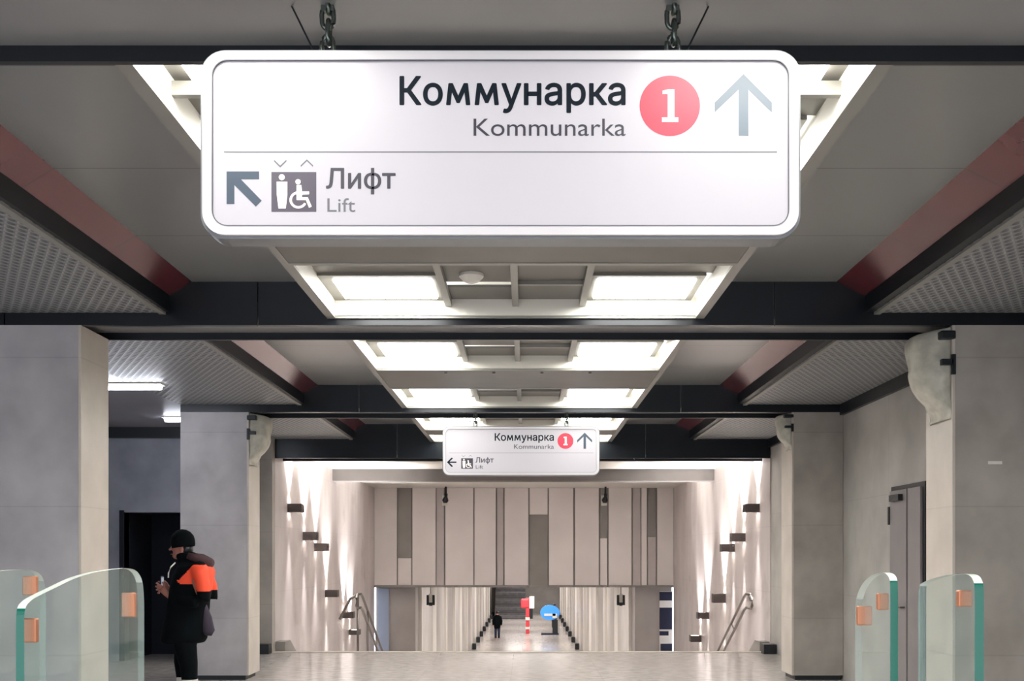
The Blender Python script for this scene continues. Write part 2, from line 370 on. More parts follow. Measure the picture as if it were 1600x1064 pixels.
# plastic wrapped fittings at the column heads
def corbel(x, y, s, sc, label):
    """s = direction out of the column face"""
    t = thing('wrapped_bracket', label, 'bracket', (x, y, ZB-0.7*sc), 'plastic wrapped brackets at the column heads')
    bm = bmesh.new()
    prof = [(0, 0.05), (0.035, 0.05), (0.06, 0.03), (0.11, -0.04), (0.16, -0.10), (0.22, -0.20), (0.25, -0.32), (0.27, -0.45), (0.24, -0.50), (0.05, -0.66), (0.03, -0.69), (0.0, -0.7)]
    # outline going down: wide at the top, narrowing to the column
    out = [(0.02, 0.0), (0.26, -0.02), (0.31, -0.10), (0.30, -0.22), (0.27, -0.33), (0.29, -0.36), (0.27, -0.44), (0.23, -0.52), (0.15, -0.60), (0.11, -0.62), (0.10, -0.67), (0.03, -0.70), (0.03, -0.78)]
    rings = []
    yy = [0.02, 0.08, 0.2, 0.33, 0.42, 0.5]; kk = [0.35, 0.8, 1.0, 0.98, 0.75, 0.3]
    for a, k in zip(yy, kk):
        rings.append([bm.verts.new((x+s*(u*sc*k+0.003*math.sin(9*v+7*a)), y+a*sc+0.012*math.sin(12*v+u*9), ZB-0.01+v*sc)) for u, v in out])
    for A, D in zip(rings, rings[1:]):
        for i in range(len(A)-1): bm.faces.new((A[i], A[i+1], D[i+1], D[i]))
    for R in (rings[0], rings[-1]):
        base = [bm.verts.new((x-s*0.0, v.co.y, v.co.z)) for v in R]
        for i in range(len(R)-1): bm.faces.new((R[i], R[i+1], base[i+1], base[i]))
    bmesh.ops.recalc_face_normals(bm, faces=bm.faces)
    sh = obj('plastic_wrap', bm, M['wrap'], t, smooth=True); ss = sh.modifiers.new('s', 'SUBSURF'); ss.levels = ss.render_levels = 2
    so = sh.modifiers.new('t', 'SOLIDIFY'); so.thickness = 0.006
    xo = x-s*0.0
    obj('clamp', B((min(xo-s*0.02, xo+s*0.10), max(xo-s*0.02, xo+s*0.10), y-0.035, y+0.05, ZB-0.12*sc, ZB-0.05*sc)), M['black'], t, bevel=0.01)
    obj('clamp', B((min(xo+s*0.0, xo+s*0.09), max(xo+s*0.0, xo+s*0.09), y-0.03, y+0.05, ZB-0.34*sc, ZB-0.29*sc), (min(xo-s*0.02, xo+s*0.01), max(xo-s*0.02, xo+s*0.01), y-0.03, y, ZB-0.42*sc, ZB-0.25*sc)), M['black'], t)
corbel(XR-0.02, 8.76, -1, 0.95, 'pale plastic wrapped bracket at the head of the near right column')
corbel(XL+0.02, 14.05, 1, 0.85, 'pale plastic wrapped bracket at the head of the farther left column')
corbel(XR-0.02, 14.05, -1, 0.6, 'pale plastic wrapped bracket at the head of the farther right pilaster')

# black plinth blocks at the stair opening
for s, x0, x1 in ((-1, -4.47, -4.2), (1, 4.08-0.20, 4.09)):
    t = thing('plinth_block', 'black base block at the %s side of the stair opening' % ('left' if s < 0 else 'right'), 'plinth', ((x0+x1)/2, 17.86, 0), 'black blocks at the stair opening')
    obj('block', B((x0, x1, 17.75, 17.97, 0, 0.16)), M['black'], t, bevel=0.005)
struct('trim_20', B((-4.2, 4.08, 18.05, 18.2, 0, 0.012)), M['col_side'], label='pale nosing strip at the top of the stairs')

# stairs down
bm = bmesh.new()
N = 24; rise = 3.6/N; run = 0.32
pts = [(18.2, 0)]
for k in range(N):
    pts += [(18.2+run*k, -rise*(k+1)), (18.2+run*(k+1), -rise*(k+1))]
pts += [(18.2+run*N, -3.9), (18.2, -3.9)]
prism(bm, pts, -4.19, 4.07, 'x')
stc = tag(obj('staircase', bm, M['step']), 'pale granite stairs going down beyond the polished floor edge', 'staircase')
for s, x in ((-1, -4.19), (1, 4.07)):
    bm = bmesh.new(); xa, xb = (x, x+0.16) if s < 0 else (x-0.16, x)
    prism(bm, [(18.21, 0), (18.21, 0.17), (18.6, 0.17), (19.2, -0.12), (19.2, -0.5), (18.21, -0.3)], xa, xb, 'x')
    obj('kerb', bm, M['panel_dk'], stc)['label'] = 'grey sloping kerb at the stair wall'

# ------------------------------------------------------------------ far wall of the stair hall, clad in vertical panels
FY = 30.1; FS = 1700/FY
def fx(p): return (p-822)/FS
def fz(p): return EYE+(869-p)/FS
wf = struct('wall_far', B((-4.5, 4.4, FY+0.05, FY+0.35, 0.80, 3.62)), M['panel_dk'])
cols = [(585,620.5,'panel',762,917), (621.5,643,'panel_dk',762,871), (621.5,643,'panel',872,917), (644,681,'panel',762,917), (682,694,'panel_md',762,917), (695.5,740,'panel',762,917), (741,775,'panel',762,917), (776.5,787,'panel_md',762,917),
        (788,826,'panel',762,917), (827,856,'panel',762,804), (827,856,'panel_dk',805,919), (857,896,'panel',762,917), (898,936,'panel',762,917), (937.5,949,'panel_dk',762,840), (937.5,949,'panel',841,917),
        (950.5,987,'panel',762,917), (988.5,1001,'panel_md',762,917), (1002,1011,'bluish',762,917), (1012,1025,'panel_dk',762,838), (1012,1025,'panel_md',839,917), (1026.5,1052,'panel',762,917)]
for a, b, k, t0, t1 in cols:
    x0 = fx(a)+0.008; x1 = fx(b)-0.008
    if a == 585: x0 = -4.195
    if b == 1052: x1 = 4.075
    p = obj('cladding_panel', B((x0, x1, FY, FY+0.05, max(fz(t1), 0.79), min(fz(t0), 3.485))), M[k] if k != 'bluish' else M['panel'], wf)
struct('trim_21', B((-4.2, 4.08, FY-0.04, FY+0.35, 0.74, 0.80)), M['panel_dk'], label='grey lower edge of the clad wall')

# dome cameras in front of the clad wall
for px, lab in ((699, 'small black camera on a white bracket on the clad wall, left'), (944, 'small black camera on a white bracket on the clad wall, right')):
    x = fx(px); t = thing('security_camera', lab, 'camera', (x, FY-0.5, 3.49), 'cameras above the stairs')
    bm = bmesh.new(); tube(bm, [(x, FY-0.5, 3.49), (x, FY-0.5, 3.28)], 0.03); obj('pole', bm, M['black'], t)
    obj('bracket', B((x-0.11, x+0.05, FY-0.42, FY-0.38, 2.98, 3.26)), M['white'], t)
    bm = bmesh.new(); tube(bm, [(x, FY-0.5, 3.3), (x, FY-0.5, 3.22), (x-.02, FY-0.5, 3.12), (x-.02, FY-0.5, 3.05)], [0.05, 0.04, 0.09, 0.05], 14); obj('camera_head', bm, M['black'], t, smooth=True)

# ------------------------------------------------------------------ wall sconces
def sconce(xw, px0, py0, py1, label):
    """box on a stair wall lighting up and down; px0 = image column of the wall side"""
    s = 1 if xw < 0 else -1
    y = abs(xw)*1700/abs(px0-822); sc = 1700/y
    z0 = EYE+(869-py1)/sc; z1 = EYE+(869-py0)/sc; w_ = 0.25; xo = xw+s*w_
    t = thing('wall_sconce', label, 'wall lamp', (xw, y, z0), 'up and down wall lamps above the stairs')
    a, b = min(xw, xo), max(xw, xo)
    obj('housing', B((a, b, y, y+0.02, z0, z1), (a, b, y+0.23, y+0.25, z0, z1), (min(xo, xo-s*0.02), max(xo, xo-s*0.02), y+0.02, y+0.23, z0, z1), (min(xw, xw+s*0.02), max(xw, xw+s*0.02), y+0.02, y+0.23, z0, z1), (a, b, y+0.02, y+0.23, (z0+z1)/2-0.01, (z0+z1)/2+0.01)), M['sconce'], t)
    cx = (a+b)/2
    obj('lens', B((a+0.03, b-0.03, y+0.03, y+0.22, z1-0.02, z1-0.01)), M['sconce_lens'], t)
    obj('lens', B((a+0.03, b-0.03, y+0.03, y+0.22, z0+0.01, z0+0.02)), M['sconce_lens'], t)
    light('up_light', 'SPOT', (cx, y+0.12, z1+0.02), SCONCE, t, rot=(PI, s*0.16, 0), col=(1, 0.965, 0.95), spot_size=math.radians(72), spot_blend=0.7, shadow_soft_size=0.05)
    light('down_light', 'SPOT', (cx, y+0.12, z0-0.02), SCONCE*0.55, t, rot=(0, -s*0.16, 0), col=(1, 0.965, 0.95), spot_size=math.radians(44), spot_blend=0.7, shadow_soft_size=0.05)
ordn = ['topmost', 'second from the top', 'third from the top', 'fourth from the top', 'fifth from the top', 'lowest']
for k, (px, a, b) in enumerate([(449,787,800), (473,831,844), (491,849,861), (508,922,933), (535,956,966), (545,984,992)]):
    sconce(-4.2, px, a, b, 'bronze box wall lamp on the left stair wall, %s' % ordn[k])
for k, (px, a, b) in enumerate([(1187,787,800), (1165,833,846), (1148,850,862), (1134,928,942), (1108,957,967), (1096,993,1003)]):
    sconce(4.08, px, a, b, 'bronze box wall lamp on the right stair wall, %s' % ordn[k])

# ------------------------------------------------------------------ handrails
def rail(label, x, wallx, posts):
    t = thing('handrail', label, 'handrail', (x, 19.8, 0), 'stair handrails')
    bm = bmesh.new(); sl = 0.45
    for dz in (0, -0.25):
        pts = [(x, 19.35, 0.92+dz), (x, 19.75, 0.92+dz), (x, 19.95, 0.86+dz)]+[(x, y, 0.86+dz-(y-19.95)*sl) for y in (21, 22, 23, 24, 25, 26)]
        tube(bm, pts, 0.024, 10)
    tube(bm, [(x, 19.35, 0.92), (x, 19.25, 0.86), (x, 19.25, 0.73), (x, 19.35, 0.67)], 0.024, 10)
    obj('rail', bm, M['steel'], t, smooth=True)
    for y in posts:
        zt = 0.9 if y < 19.95 else 0.86-(y-19.95)*sl
        zb = -rise*(math.floor((y-18.2)/run)+1)
        bm = bmesh.new()
        if wallx is None: tube(bm, [(x, y, zb), (x, y, zt)], 0.022, 10)
        else: tube(bm, [(wallx, y, zt-0.1), ((wallx+x)/2, y, zt-0.1), (x, y, zt)], 0.012, 8)
        obj('post' if wallx is None else 'wall_bracket', bm, M['steel'], t, smooth=True)
    return t
rail('steel handrail fixed along the right stair wall', 4.0, 4.08, (19.6, 21.2, 22.8, 24.4))
t = rail('freestanding steel handrail on posts left of the stairs', -3.0, None, (19.4, 20.6, 21.8, 23.0, 24.2))
bm = bmesh.new(); tube(bm, [(-3.0, 19.35, 0.92), (-3.12, 19.3, 0.84), (-3.3, 19.25, 0.48)], 0.024, 10); obj('end_return', bm, M['steel'], t, smooth=True)

# ------------------------------------------------------------------ lower hall
ZL = -3.6
struct('floor_lower', B((-8, 8, 18.3, 102, ZL-0.3, ZL)), M['floor'])
clo = struct('ceiling_lower', B((-4.5, 4.5, FY+0.35, 102, 0.95, 1.1)), M['white'])
struct('wall_lower_left', B((-3.4, -3.1, FY+0.6, 100, ZL, 0.95)), M['lower_wall'])
struct('wall_lower_right', B((3.05, 3.35, FY+0.6, 100, ZL, 0.95)), M['lower_wall'])
struct('wall_lower_left_return', B((-4.2, -3.1, FY+0.4, FY+0.6, ZL, 0.95)), M['lower_wall'])
struct('wall_lower_right_return', B((3.05, 4.08, FY+0.402, FY+0.6, ZL, 0.95)), M['lower_wall'])
struct('wall_lower_end', B((-3.1, 3.05, 99.5, 100, ZL, 0.95)), M['lower_wall'])
o = obj('glazed_panel', B((-4.15, -3.84, FY+0.36, FY+0.395, ZL+0.5, 0.7)), M['bluish']); tag(o, 'narrow bluish glazed panel at the foot of the left stair wall', 'glass panel')
# poster on the right
t = thing('poster', 'dark blue and white photo poster under the clad wall on the right', 'poster', (3.9, FY+0.38, 0))
x0, x1 = fx(1033), fx(1053)
obj('board', B((x0, x1, FY+0.37, FY+0.4, -1.1, 0.62)), M['rib'], t)
for q in ((x0, x1, FY+0.36, FY+0.37, 0.36, 0.6), (x0, x1, FY+0.36, FY+0.37, -0.45, 0.16), (x0+.03, x1, FY+0.36, FY+0.37, -1.05, -0.85), (x0, x1-.1, FY+0.36, FY+0.37, -0.62, -0.5)): obj('printed_block', B(q), M['navy'], t)
# ribs with black feet
ORD = ['first', 'second', 'third', 'fourth', 'fifth', 'sixth', 'seventh', 'eighth', 'ninth', 'tenth', 'eleventh', 'twelfth', 'thirteenth', 'fourteenth']
for s, x in ((-1, -3.1), (1, 3.05)):
    for k in range(14):
        y = 31.3+4.9*k
        a, b = (x, x+0.10) if s < 0 else (x-0.10, x)
        t = thing('wall_rib', 'white upright rib with black foot, %s from the near end of the %s lower wall' % (ORD[k], 'left' if s < 0 else 'right'), 'wall rib', (x, y, ZL), 'ribs along the %s lower wall' % ('left' if s < 0 else 'right'))
        obj('rib', B((a, b, y, y+0.18, ZL, 0.95)), M['rib'], t)
        a, b = (x+0.10, x+0.32) if s < 0 else (x-0.32, x-0.10)
        obj('foot', B((a, b, y-0.1, y+0.35, ZL, ZL+0.34)), M['black'], t, bevel=0.03)
# area lights standing in for the lower hall's unseen lamps
for k in range(9):
    light('hall_light', 'AREA', (0, 33.6+7.5*k, 0.92), LOWER, clo, col=(1, 0.95, 0.9), shape='RECTANGLE', size=3.2, size_y=1.4)
# small black hanging fittings
for px, lab in ((673, 'small black U shaped fitting hanging under the clad wall, left'), (970, 'small black U shaped fitting hanging under the clad wall, right')):
    x = fx(px)*32/FY; t = thing('hanging_bracket', lab, 'bracket', (x, 32, 0.95), 'black fittings under the clad wall')
    obj('rod', B((x-0.012, x+0.012, 31.99, 32.01, 0.5, 0.95)), M['steel'], t)
    obj('body', B((x-0.12, x-0.05, 31.95, 32.05, 0.16, 0.46), (x+0.05, x+0.12, 31.95, 32.05, 0.16, 0.46), (x-0.05, x+0.05, 31.95, 32.05, 0.14, 0.24)), M['black'], t, bevel=0.01)
    obj('inner_light', B((x-0.05, x+0.05, 31.97, 32.03, 0.24, 0.5)), M['white'], t)
# stairs rising at the end of the lower hall
bm = bmesh.new(); pts = [(90, ZL)]
for k in range(14): pts += [(90+0.45*k, ZL+0.3*(k+1)), (90+0.45*(k+1), ZL+0.3*(k+1))]
pts += [(90+0.45*14, ZL)]
prism(bm, pts, -2.6, -0.05, 'x')
M['far_steps'] = noisy('dark_steps', (104,100,104), (80,80,84), 0.4, 3, joints=((2, 0.6, 0.05, 0.2),), jcol=0.45)
tag(obj('far_staircase', bm, M['far_steps']), 'grey striped steps rising at the far end of the lower hall', 'staircase')
# red info pillar
t = thing('info_pillar', 'slim red and white info pillar on the lower platform', 'pillar', (0.1, 73, ZL))
obj('body', B((-0.02, 0.22, 73, 73.25, ZL, -1.2)), M['red2'], t, bevel=0.03)
obj('collar', B((-0.04, 0.24, 72.97, 73.28, ZL+0.9, ZL+1.1), (-0.04, 0.24, 72.97, 73.28, ZL+0.3, ZL+0.45)), M['white'], t)
obj('head', B((-0.35, 0.22, 72.95, 73.25, -1.9, -1.25)), M['red2'], t, bevel=0.1)
obj('white_panel', B((0.22, 0.55, 73, 73.2, -1.9, -1.1)), M['white'], t); obj('black_panel', B((0.22, 0.45, 73, 73.2, -2.6, -1.9)), M['black'], t)
# blue board
t = thing('info_board', 'glowing blue rounded board on a dark stand on the lower platform', 'sign', (1.6, 72, ZL))
bm = bmesh.new(); prism(bm, [(1.55+0.68*math.cos(a)*(1 if math.cos(a) > 0 else 0.9), -2.13+0.5*math.sin(a)) for a in [2*PI*k/24 for k in range(24)]], 72, 72.12); obj('board', bm, M['blue'], t)
obj('white_patch', B((1.2, 1.95, 71.98, 72, -2.35, -2.2), (1.75, 2.05, 71.98, 72, -2.5, -2.2)), M['white'], t)
obj('stand', B((1.75, 2.1, 72.0, 72.2, ZL+0.05, -2.6)), M['black'], t); obj('foot', B((1.0, 2.15, 71.9, 72.4, ZL, ZL+0.1)), M['navy'], t)

# ------------------------------------------------------------------ aisle lamps
def aisle_lamp(x0, x1, y, label):
    t = thing('strip_lamp', label, 'ceiling light', ((x0+x1)/2, y, ZM), 'white strip lamps in the left aisle')
    bm = bmesh.new(); r = 0.06
    obj('tray', B((x0, x1, y-0.09, y+0.09, ZM-0.02, ZM)), M['white'], t)
    prism(bm, [(y-0.07, ZM-0.02), (y-0.05, ZM-0.06), (y, ZM-0.075), (y+0.05, ZM-0.06), (y+0.07, ZM-0.02)], x0+0.03, x1-0.03, 'x')
    obj('diffuser', bm, M['aisle_lamp'], t)
aisle_lamp(-6.3, -4.12, 12.35, 'bright strip lamp on the left aisle ceiling, nearer one')
aisle_lamp(-5.1, -4.55, 15.3, 'bright strip lamp half hidden behind the farther left column')

# ------------------------------------------------------------------ door on the right wall
d2 = struct('door_2', B((WR-0.02, WR, 11.13, 12.16, 0, 2.37)), M['black'], label='grey double leaf service door in the right wall')
obj('door_leaf', B((WR-0.05, WR-0.02, 11.60, 12.12, 0.02, 2.32)), M['door'], d2, bevel=0.004)
obj('door_leaf', B((WR-0.05, WR-0.02, 11.19, 11.55, 0.02, 2.32)), M['door'], d2, bevel=0.004)
bm = bmesh.new(); tube(bm, [(WR-0.05, 11.65, 1.05), (WR-0.09, 11.65, 1.05), (WR-0.09, 11.77, 1.05)], 0.01); obj('door_handle', bm, M['steel'], d2)
obj('door_closer', B((WR-0.10, WR-0.05, 11.7, 12.0, 2.20, 2.27)), M['black'], d2)
obj('hinge', B((WR-0.065, WR-0.03, 12.11, 12.15, 1.95, 2.15)), M['black'], d2)

# ------------------------------------------------------------------ glass turnstile wings
def wing(X, outline, near_px, thick, clamps, label, ybase):
    """upright glass pane lying along the corridor; the outline is its side view"""
    s = -1 if X < 0 else 1
    pts = []
    for px, py in outline:
        y = abs(X)*1700/abs(px-822); pts.append((y, EYE-(py-869)*y/1700))
    t = thing('glass_gate', label, 'turnstile glass', (X, ybase, 0), 'glass wings of the entry gates')
    ys = [p[0] for p in pts]; yn, yf = min(ys), max(ys)
    poly = [(yn, 0.92)] + pts + [(yf, 0.92)]
    # resample smoothly
    x0, x1 = (X, X+thick) if s < 0 else (X-thick, X)
    bm = bmesh.new(); prism(bm, poly, x0, x1, 'x')
    o = obj('glass_pane', bm, M['glass'], t, mats=[M['glass'], M['edge_green'], M['edge_lit'], M['edge_far']])
    for p in o.data.polygons:
        if abs(p.normal.x) > 0.9: p.material_index = 0
        elif p.normal.y < -0.9: p.material_index = 1
        elif p.normal.y > 0.85: p.material_index = 3
        else: p.material_index = 2
    for (px, py, wpx, hpx) in clamps:
        y = abs(X)*1700/abs(px-822); sc = 1700/y; z = EYE-(py-869)/sc; hw = wpx/sc/2; hh = hpx/sc/2
        obj('clamp', B((x0-hw, x1+hw, y-0.008, y+0.014, z-hh, z+hh)), M['copper'], t, bevel=0.004)
    obj('base', B((x0-0.05, x1+0.05, yn-0.03, yf+0.03, 0, 0.95)), M['steel'], t, bevel=0.02)
    return t
def spl(p, n=6):
    out = []
    for i in range(len(p)-1):
        a = p[max(i-1, 0)]; b = p[i]; c = p[i+1]; d = p[min(i+2, len(p)-1)]
        for k in range(n):
            u = k/n
            out.append(tuple(0.5*((2*b[j])+(-a[j]+c[j])*u+(2*a[j]-5*b[j]+4*c[j]-d[j])*u*u+(-a[j]+3*b[j]-3*c[j]+d[j])*u**3) for j in (0, 1)))
    return out+[p[-1]]
wing(-1.36, spl([(25,1000),(26,955),(34,940),(50,930),(75,918),(105,904),(135,895),(165,890),(190,888),(204,893),(212,907),(215,930),(215.5,980)]), 25, 0.022, [(40,985,11,38), (196,945,11,38)], 'nearest glass gate wing at lower left, in front of the column', 3.0)
wing(-1.75, spl([(-160,1000),(-160,930),(-130,912),(-60,896),(-10,892),(30,890),(48,894),(58,905),(62,930),(62,980)]), -160, 0.022, [(42,915,12,30)], 'glass gate wing cut by the left picture edge', 3.0)
wing(1.22, spl([(1537,1000),(1537,925),(1534,906),(1526,898),(1510,897),(1490,899),(1470,904),(1455,910),(1449,916),(1447,940),(1447,980)]), 1537, 0.024, [(1514,935,9,26)], 'glass gate wing at far right in front of the column', 2.9)
wing(1.17, spl([(1403,1000),(1403,925),(1401,903),(1392,895),(1378,897),(1364,906),(1354,920),(1348,940),(1347,965),(1347,990)]), 1403, 0.024, [(1385,940,6,26), (1356,962,12,30)], 'smaller glass gate wing in front of the grey door', 3.4)

# ------------------------------------------------------------------ hanging signs
def rrect(cx, cz, w_, h_, r, n=8):
    p = []
    for sx, sz, a0 in ((1,1,0), (-1,1,PI/2), (-1,-1,PI), (1,-1,3*PI/2)):
        for k in range(n+1):
            a = a0+PI/2*k/n; p.append((cx+sx*(w_/2-r)+r*math.cos(a), cz+sz*(h_/2-r)+r*math.sin(a)))
    return p
def ring(bm, outer, inner, y0, y1):
    A = [bm.verts.new((u, y0, v)) for u, v in outer]; D = [bm.verts.new((u, y0, v)) for u, v in inner]
    E = [bm.verts.new((u, y1, v)) for u, v in outer]; F = [bm.verts.new((u, y1, v)) for u, v in inner]; n = len(outer)
    for i in range(n):
        j = (i+1) % n
        bm.faces.new((A[i], A[j], D[j], D[i])); bm.faces.new((E[i], F[i], F[j], E[j]))
        bm.faces.new((A[i], E[i], E[j], A[j])); bm.faces.new((D[i], D[j], F[j], F[i]))
    bmesh.ops.recalc_face_normals(bm, faces=bm.faces)
def text_bm(s, x0, x1, base, cap_h, y, off=0.0):
    cu = bpy.data.curves.new('txt', 'FONT'); cu.body = s; cu.size = 1; cu.extrude = 0.0; cu.resolution_u = 6
    o = bpy.data.objects.new('txt', cu); C.objects.link(o)
    dg = bpy.context.evaluated_depsgraph_get(); oc = o.to_curve(dg)
    loops = []
    for sp in oc.splines:
        P = []
        bp = sp.bezier_points; n = len(bp)
        if n:
            for i in range(n):
                p0, p3 = bp[i], bp[(i+1) % n]
                A_, B_, C_, D_ = p0.co, p0.handle_right, p3.handle_left, p3.co
                for q in range(5):
                    u = q/5; P.append(tuple((A_*(1-u)**3+B_*3*u*(1-u)**2+C_*3*u*u*(1-u)+D_*u**3))[:2])
        else: P = [tuple(pp_.co)[:2] for pp_ in sp.points]
        Pc = [P[0]]
        for q in P[1:]:
            if (q[0]-Pc[-1][0])**2+(q[1]-Pc[-1][1])**2 > 1e-8: Pc.append(q)
        loops.append(Pc)
    o.to_curve_clear(); bpy.data.objects.remove(o); bpy.data.curves.remove(cu)
    def area(L): return sum(L[i-1][0]*L[i][1]-L[i][0]*L[i-1][1] for i in range(len(L)))/2
    def inside(p, L):
        c_ = False
        for i in range(len(L)):
            (ax, ay), (bx, by) = L[i-1], L[i]
            if (ay > p[1]) != (by > p[1]) and p[0] < (bx-ax)*(p[1]-ay)/(by-ay)+ax: c_ = not c_
        return c_
    big = max(loops, key=lambda L: abs(area(L))); sg = area(big)
    if '\u043c' in s:      # the built-in glyph crosses itself: redraw it in the same box
        em = [(0,0),(0.10,1),(0.245,1),(0.5,0.36),(0.755,1),(0.90,1),(1,0),(0.86,0),(0.79,0.70),(0.55,0.10),(0.45,0.10),(0.21,0.70),(0.14,0)]
        for i, L in enumerate(loops):
            if len(L) > 180:
                ax, bx = min(p[0] for p in L), max(p[0] for p in L); az, bz = min(p[1] for p in L), max(p[1] for p in L)
                P = [(ax+u*(bx-ax), az+v*(bz-az)) for u, v in em]; A0 = area(loops[0])
                loops[i] = P if area(P)*A0 > 0 else P[::-1]
    big = max(loops, key=lambda L: abs(area(L))); sg = area(big)
    outer = [L for L in loops if area(L)*sg > 0]; holes = [L for L in loops if area(L)*sg <= 0]
    V = []; F = []
    for L in outer:
        grp = [L]+[h for h in holes if inside(h[0], L)]
        c2 = bpy.data.curves.new('c', 'CURVE'); c2.dimensions = '2D'; c2.fill_mode = 'BOTH'
        for g in grp:
            sp = c2.splines.new('POLY'); sp.points.add(len(g)-1); sp.use_cyclic_u = True
            for pt_, q in zip(sp.points, g): pt_.co = (q[0], q[1], 0, 1)
        o2 = bpy.data.objects.new('c', c2); C.objects.link(o2)
        m2 = bpy.data.meshes.new_from_object(o2.evaluated_get(bpy.context.evaluated_depsgraph_get()))
        n0 = len(V); V += [tuple(v.co) for v in m2.vertices]; F += [tuple(n0+q for q in p.vertices) for p in m2.polygons]
        bpy.data.objects.remove(o2); bpy.data.curves.remove(c2); bpy.data.meshes.remove(m2)
    me = bpy.data.meshes.new('tx'); me.from_pydata(V, [], F)
    xs = [v.co.x for v in me.vertices]; a, b = min(xs), max(xs)
    sz = cap_h/0.73
    sh = [(0, 0)] if not off else [(off*math.cos(2*PI*i/8), off*math.sin(2*PI*i/8)) for i in range(8)]
    sx = (x1-x0)/(b-a+2*off); bm = bmesh.new()
    for i, (du, dv) in enumerate(sh):
        n0 = len(bm.verts); bm.from_mesh(me); bm.verts.ensure_lookup_table()
        for v in list(bm.verts)[n0:]: v.co = Vector((x0+(v.co.x+du+off-a)*sx, y-0.00003*i, base+(v.co.y+dv)*sz))
    bpy.data.meshes.remove(me); bm.normal_update()
    r = bmesh.ops.extrude_face_region(bm, geom=list(bm.faces))
    bmesh.ops.translate(bm, verts=[e for e in r['geom'] if isinstance(e, bmesh.types.BMVert)], vec=(0, -0.0008, 0))
    bmesh.ops.recalc_face_normals(bm, faces=bm.faces)
    return bm
def bar(p, q, w_):
    """thick line as a polygon"""
    p = Vector(p); q = Vector(q); d = (q-p).normalized(); n = Vector((-d.y, d.x))*w_/2
    return [tuple(p+n), tuple(q+n), tuple(q-n), tuple(p-n)]
def sign(Xc, Y, Zc, label, near):
    k = 1/447.0
    t = thing('hanging_sign', label, 'sign', (Xc, Y, Zc), 'backlit direction signs')
    S = lambda px, py: (Xc+(px-782.5)*k, Zc+(234-py)*k)
    yf = Y-0.05
    bm = bmesh.new(); prism(bm, rrect(Xc, Zc, 2.07, 0.652, 0.085), Y-0.045, Y+0.05); obj('housing', bm, M['sign_edge'], t)
    bm = bmesh.new(); ring(bm, rrect(Xc, Zc, 2.05, 0.632, 0.078), rrect(Xc, Zc, 1.985, 0.572, 0.055), yf-0.012, Y-0.046); obj('frame', bm, M['sign_frame'], t)
    bm = bmesh.new(); prism(bm, rrect(Xc, Zc, 1.985, 0.572, 0.055), yf-0.004, Y-0.046); obj('face', bm, M['sign_face'], t)
    bm = bmesh.new(); ring(bm, rrect(Xc, Zc, 1.985, 0.572, 0.055), rrect(Xc, Zc, 1.979, 0.566, 0.052), yf-0.0135, yf-0.004); obj('frame_seam', bm, M['ink_line'], t)
    y = yf-0.0042; ye = y-0.0008
    def T(name, s, a, b, base, top, m, off): obj(name, text_bm(s, S(a, 0)[0], S(b, 0)[0], S(0, base)[1], (base-top)*k, y, off), M[m], t)
    T('lettering', '\u041a\u043e\u043c\u043c\u0443\u043d\u0430\u0440\u043a\u0430', 627, 975, 174, 131, 'ink_dark', 0.018)
    T('lettering', 'Kommunarka', 741, 975, 222, 194, 'ink_grey', 0.0)
    T('lettering', '\u041b\u0438\u0444\u0442', 514, 621, 303, 272, 'ink_grey', 0.014)
    T('lettering', 'Lift', 516, 559, 339, 317, 'ink_line' if near else 'ink_grey', 0.0)
    def poly(bm, pts, dy=0.0): prism(bm, [S(*p) for p in pts], ye-dy, y)
    bm = bmesh.new(); poly(bm, bar((357, 247), (1208, 247), 1.6)); obj('divider_line', bm, M['ink_line'], t)
    bm = bmesh.new(); poly(bm, [(1043+46.5*math.cos(a), 176+46.5*math.sin(a)) for a in [2*PI*i/48 for i in range(48)]]); disc = obj('line_disc', bm, M['red'], t)
    bm = bmesh.new()
    prism(bm, [S(*p) for p in [(1032,158),(1032,153),(1040,151),(1050,151),(1050,194),(1056,194),(1056,201),(1031,201),(1031,194),(1040,194),(1040,158)]], ye-0.001, ye)
    obj('digit', bm, M['cream'], disc)
    bm = bmesh.new(); poly(bm, [(1156.5,127),(1200,171),(1200,186),(1164,151),(1164,222),(1149,222),(1149,151),(1112,186),(1112,171)]); obj('up_arrow', bm, M['ink_glare'] if near else M['ink_slate'], t)
    bm = bmesh.new()
    if near:
        poly(bm, [(361,277),(411,277),(411,289),(383,289),(415,322),(406,331),(373,298),(373,327),(361,327)])
    else:
        poly(bm, [(346,301),(372,275),(380,275),(380,280),(362,297),(402,297),(402,305),(362,305),(380,322),(380,328),(372,328)])
    obj('lift_arrow', bm, M['ink_slate'] if near else M['ink_dark'], t)
    dx = 0 if near else 5
    bm = bmesh.new(); poly(bm, [(430,278),(499,278),(499,339),(430,339)]); pic = obj('pictogram', bm, M['ink_purple'] if near else M['ink_grey'], t)
    bm = bmesh.new()
    def pp(pts, e=0.0008): prism(bm, [S(*p) for p in pts], ye-e, ye)
    pp([(446+4.5*math.cos(a), 286+4.5*math.sin(a)) for a in [2*PI*i/16 for i in range(16)]])
    pp([(438,293),(454.5,293),(454.5,313),(452,334),(441,334),(438.5,313)], 0.0009)
    pp([(471+4*math.cos(a), 293+4*math.sin(a)) for a in [2*PI*i/16 for i in range(16)]])
    pp([(469,298),(476,298),(477,308),(488,308),(488,312),(477,313),(477,317),(486,317),(492,331),(488,333),(483,321),(469,321)], 0.0010)
    A = [2*PI*i/40 for i in range(3, 31)]
    pp([(471.5+13.5*math.cos(a), 321+13*math.sin(a)) for a in A]+[(471.5+10*math.cos(a), 321+9.6*math.sin(a)) for a in A[::-1]], 0.0012)
    obj('figures', bm, M['cream'], pic)
    bm = bmesh.new()
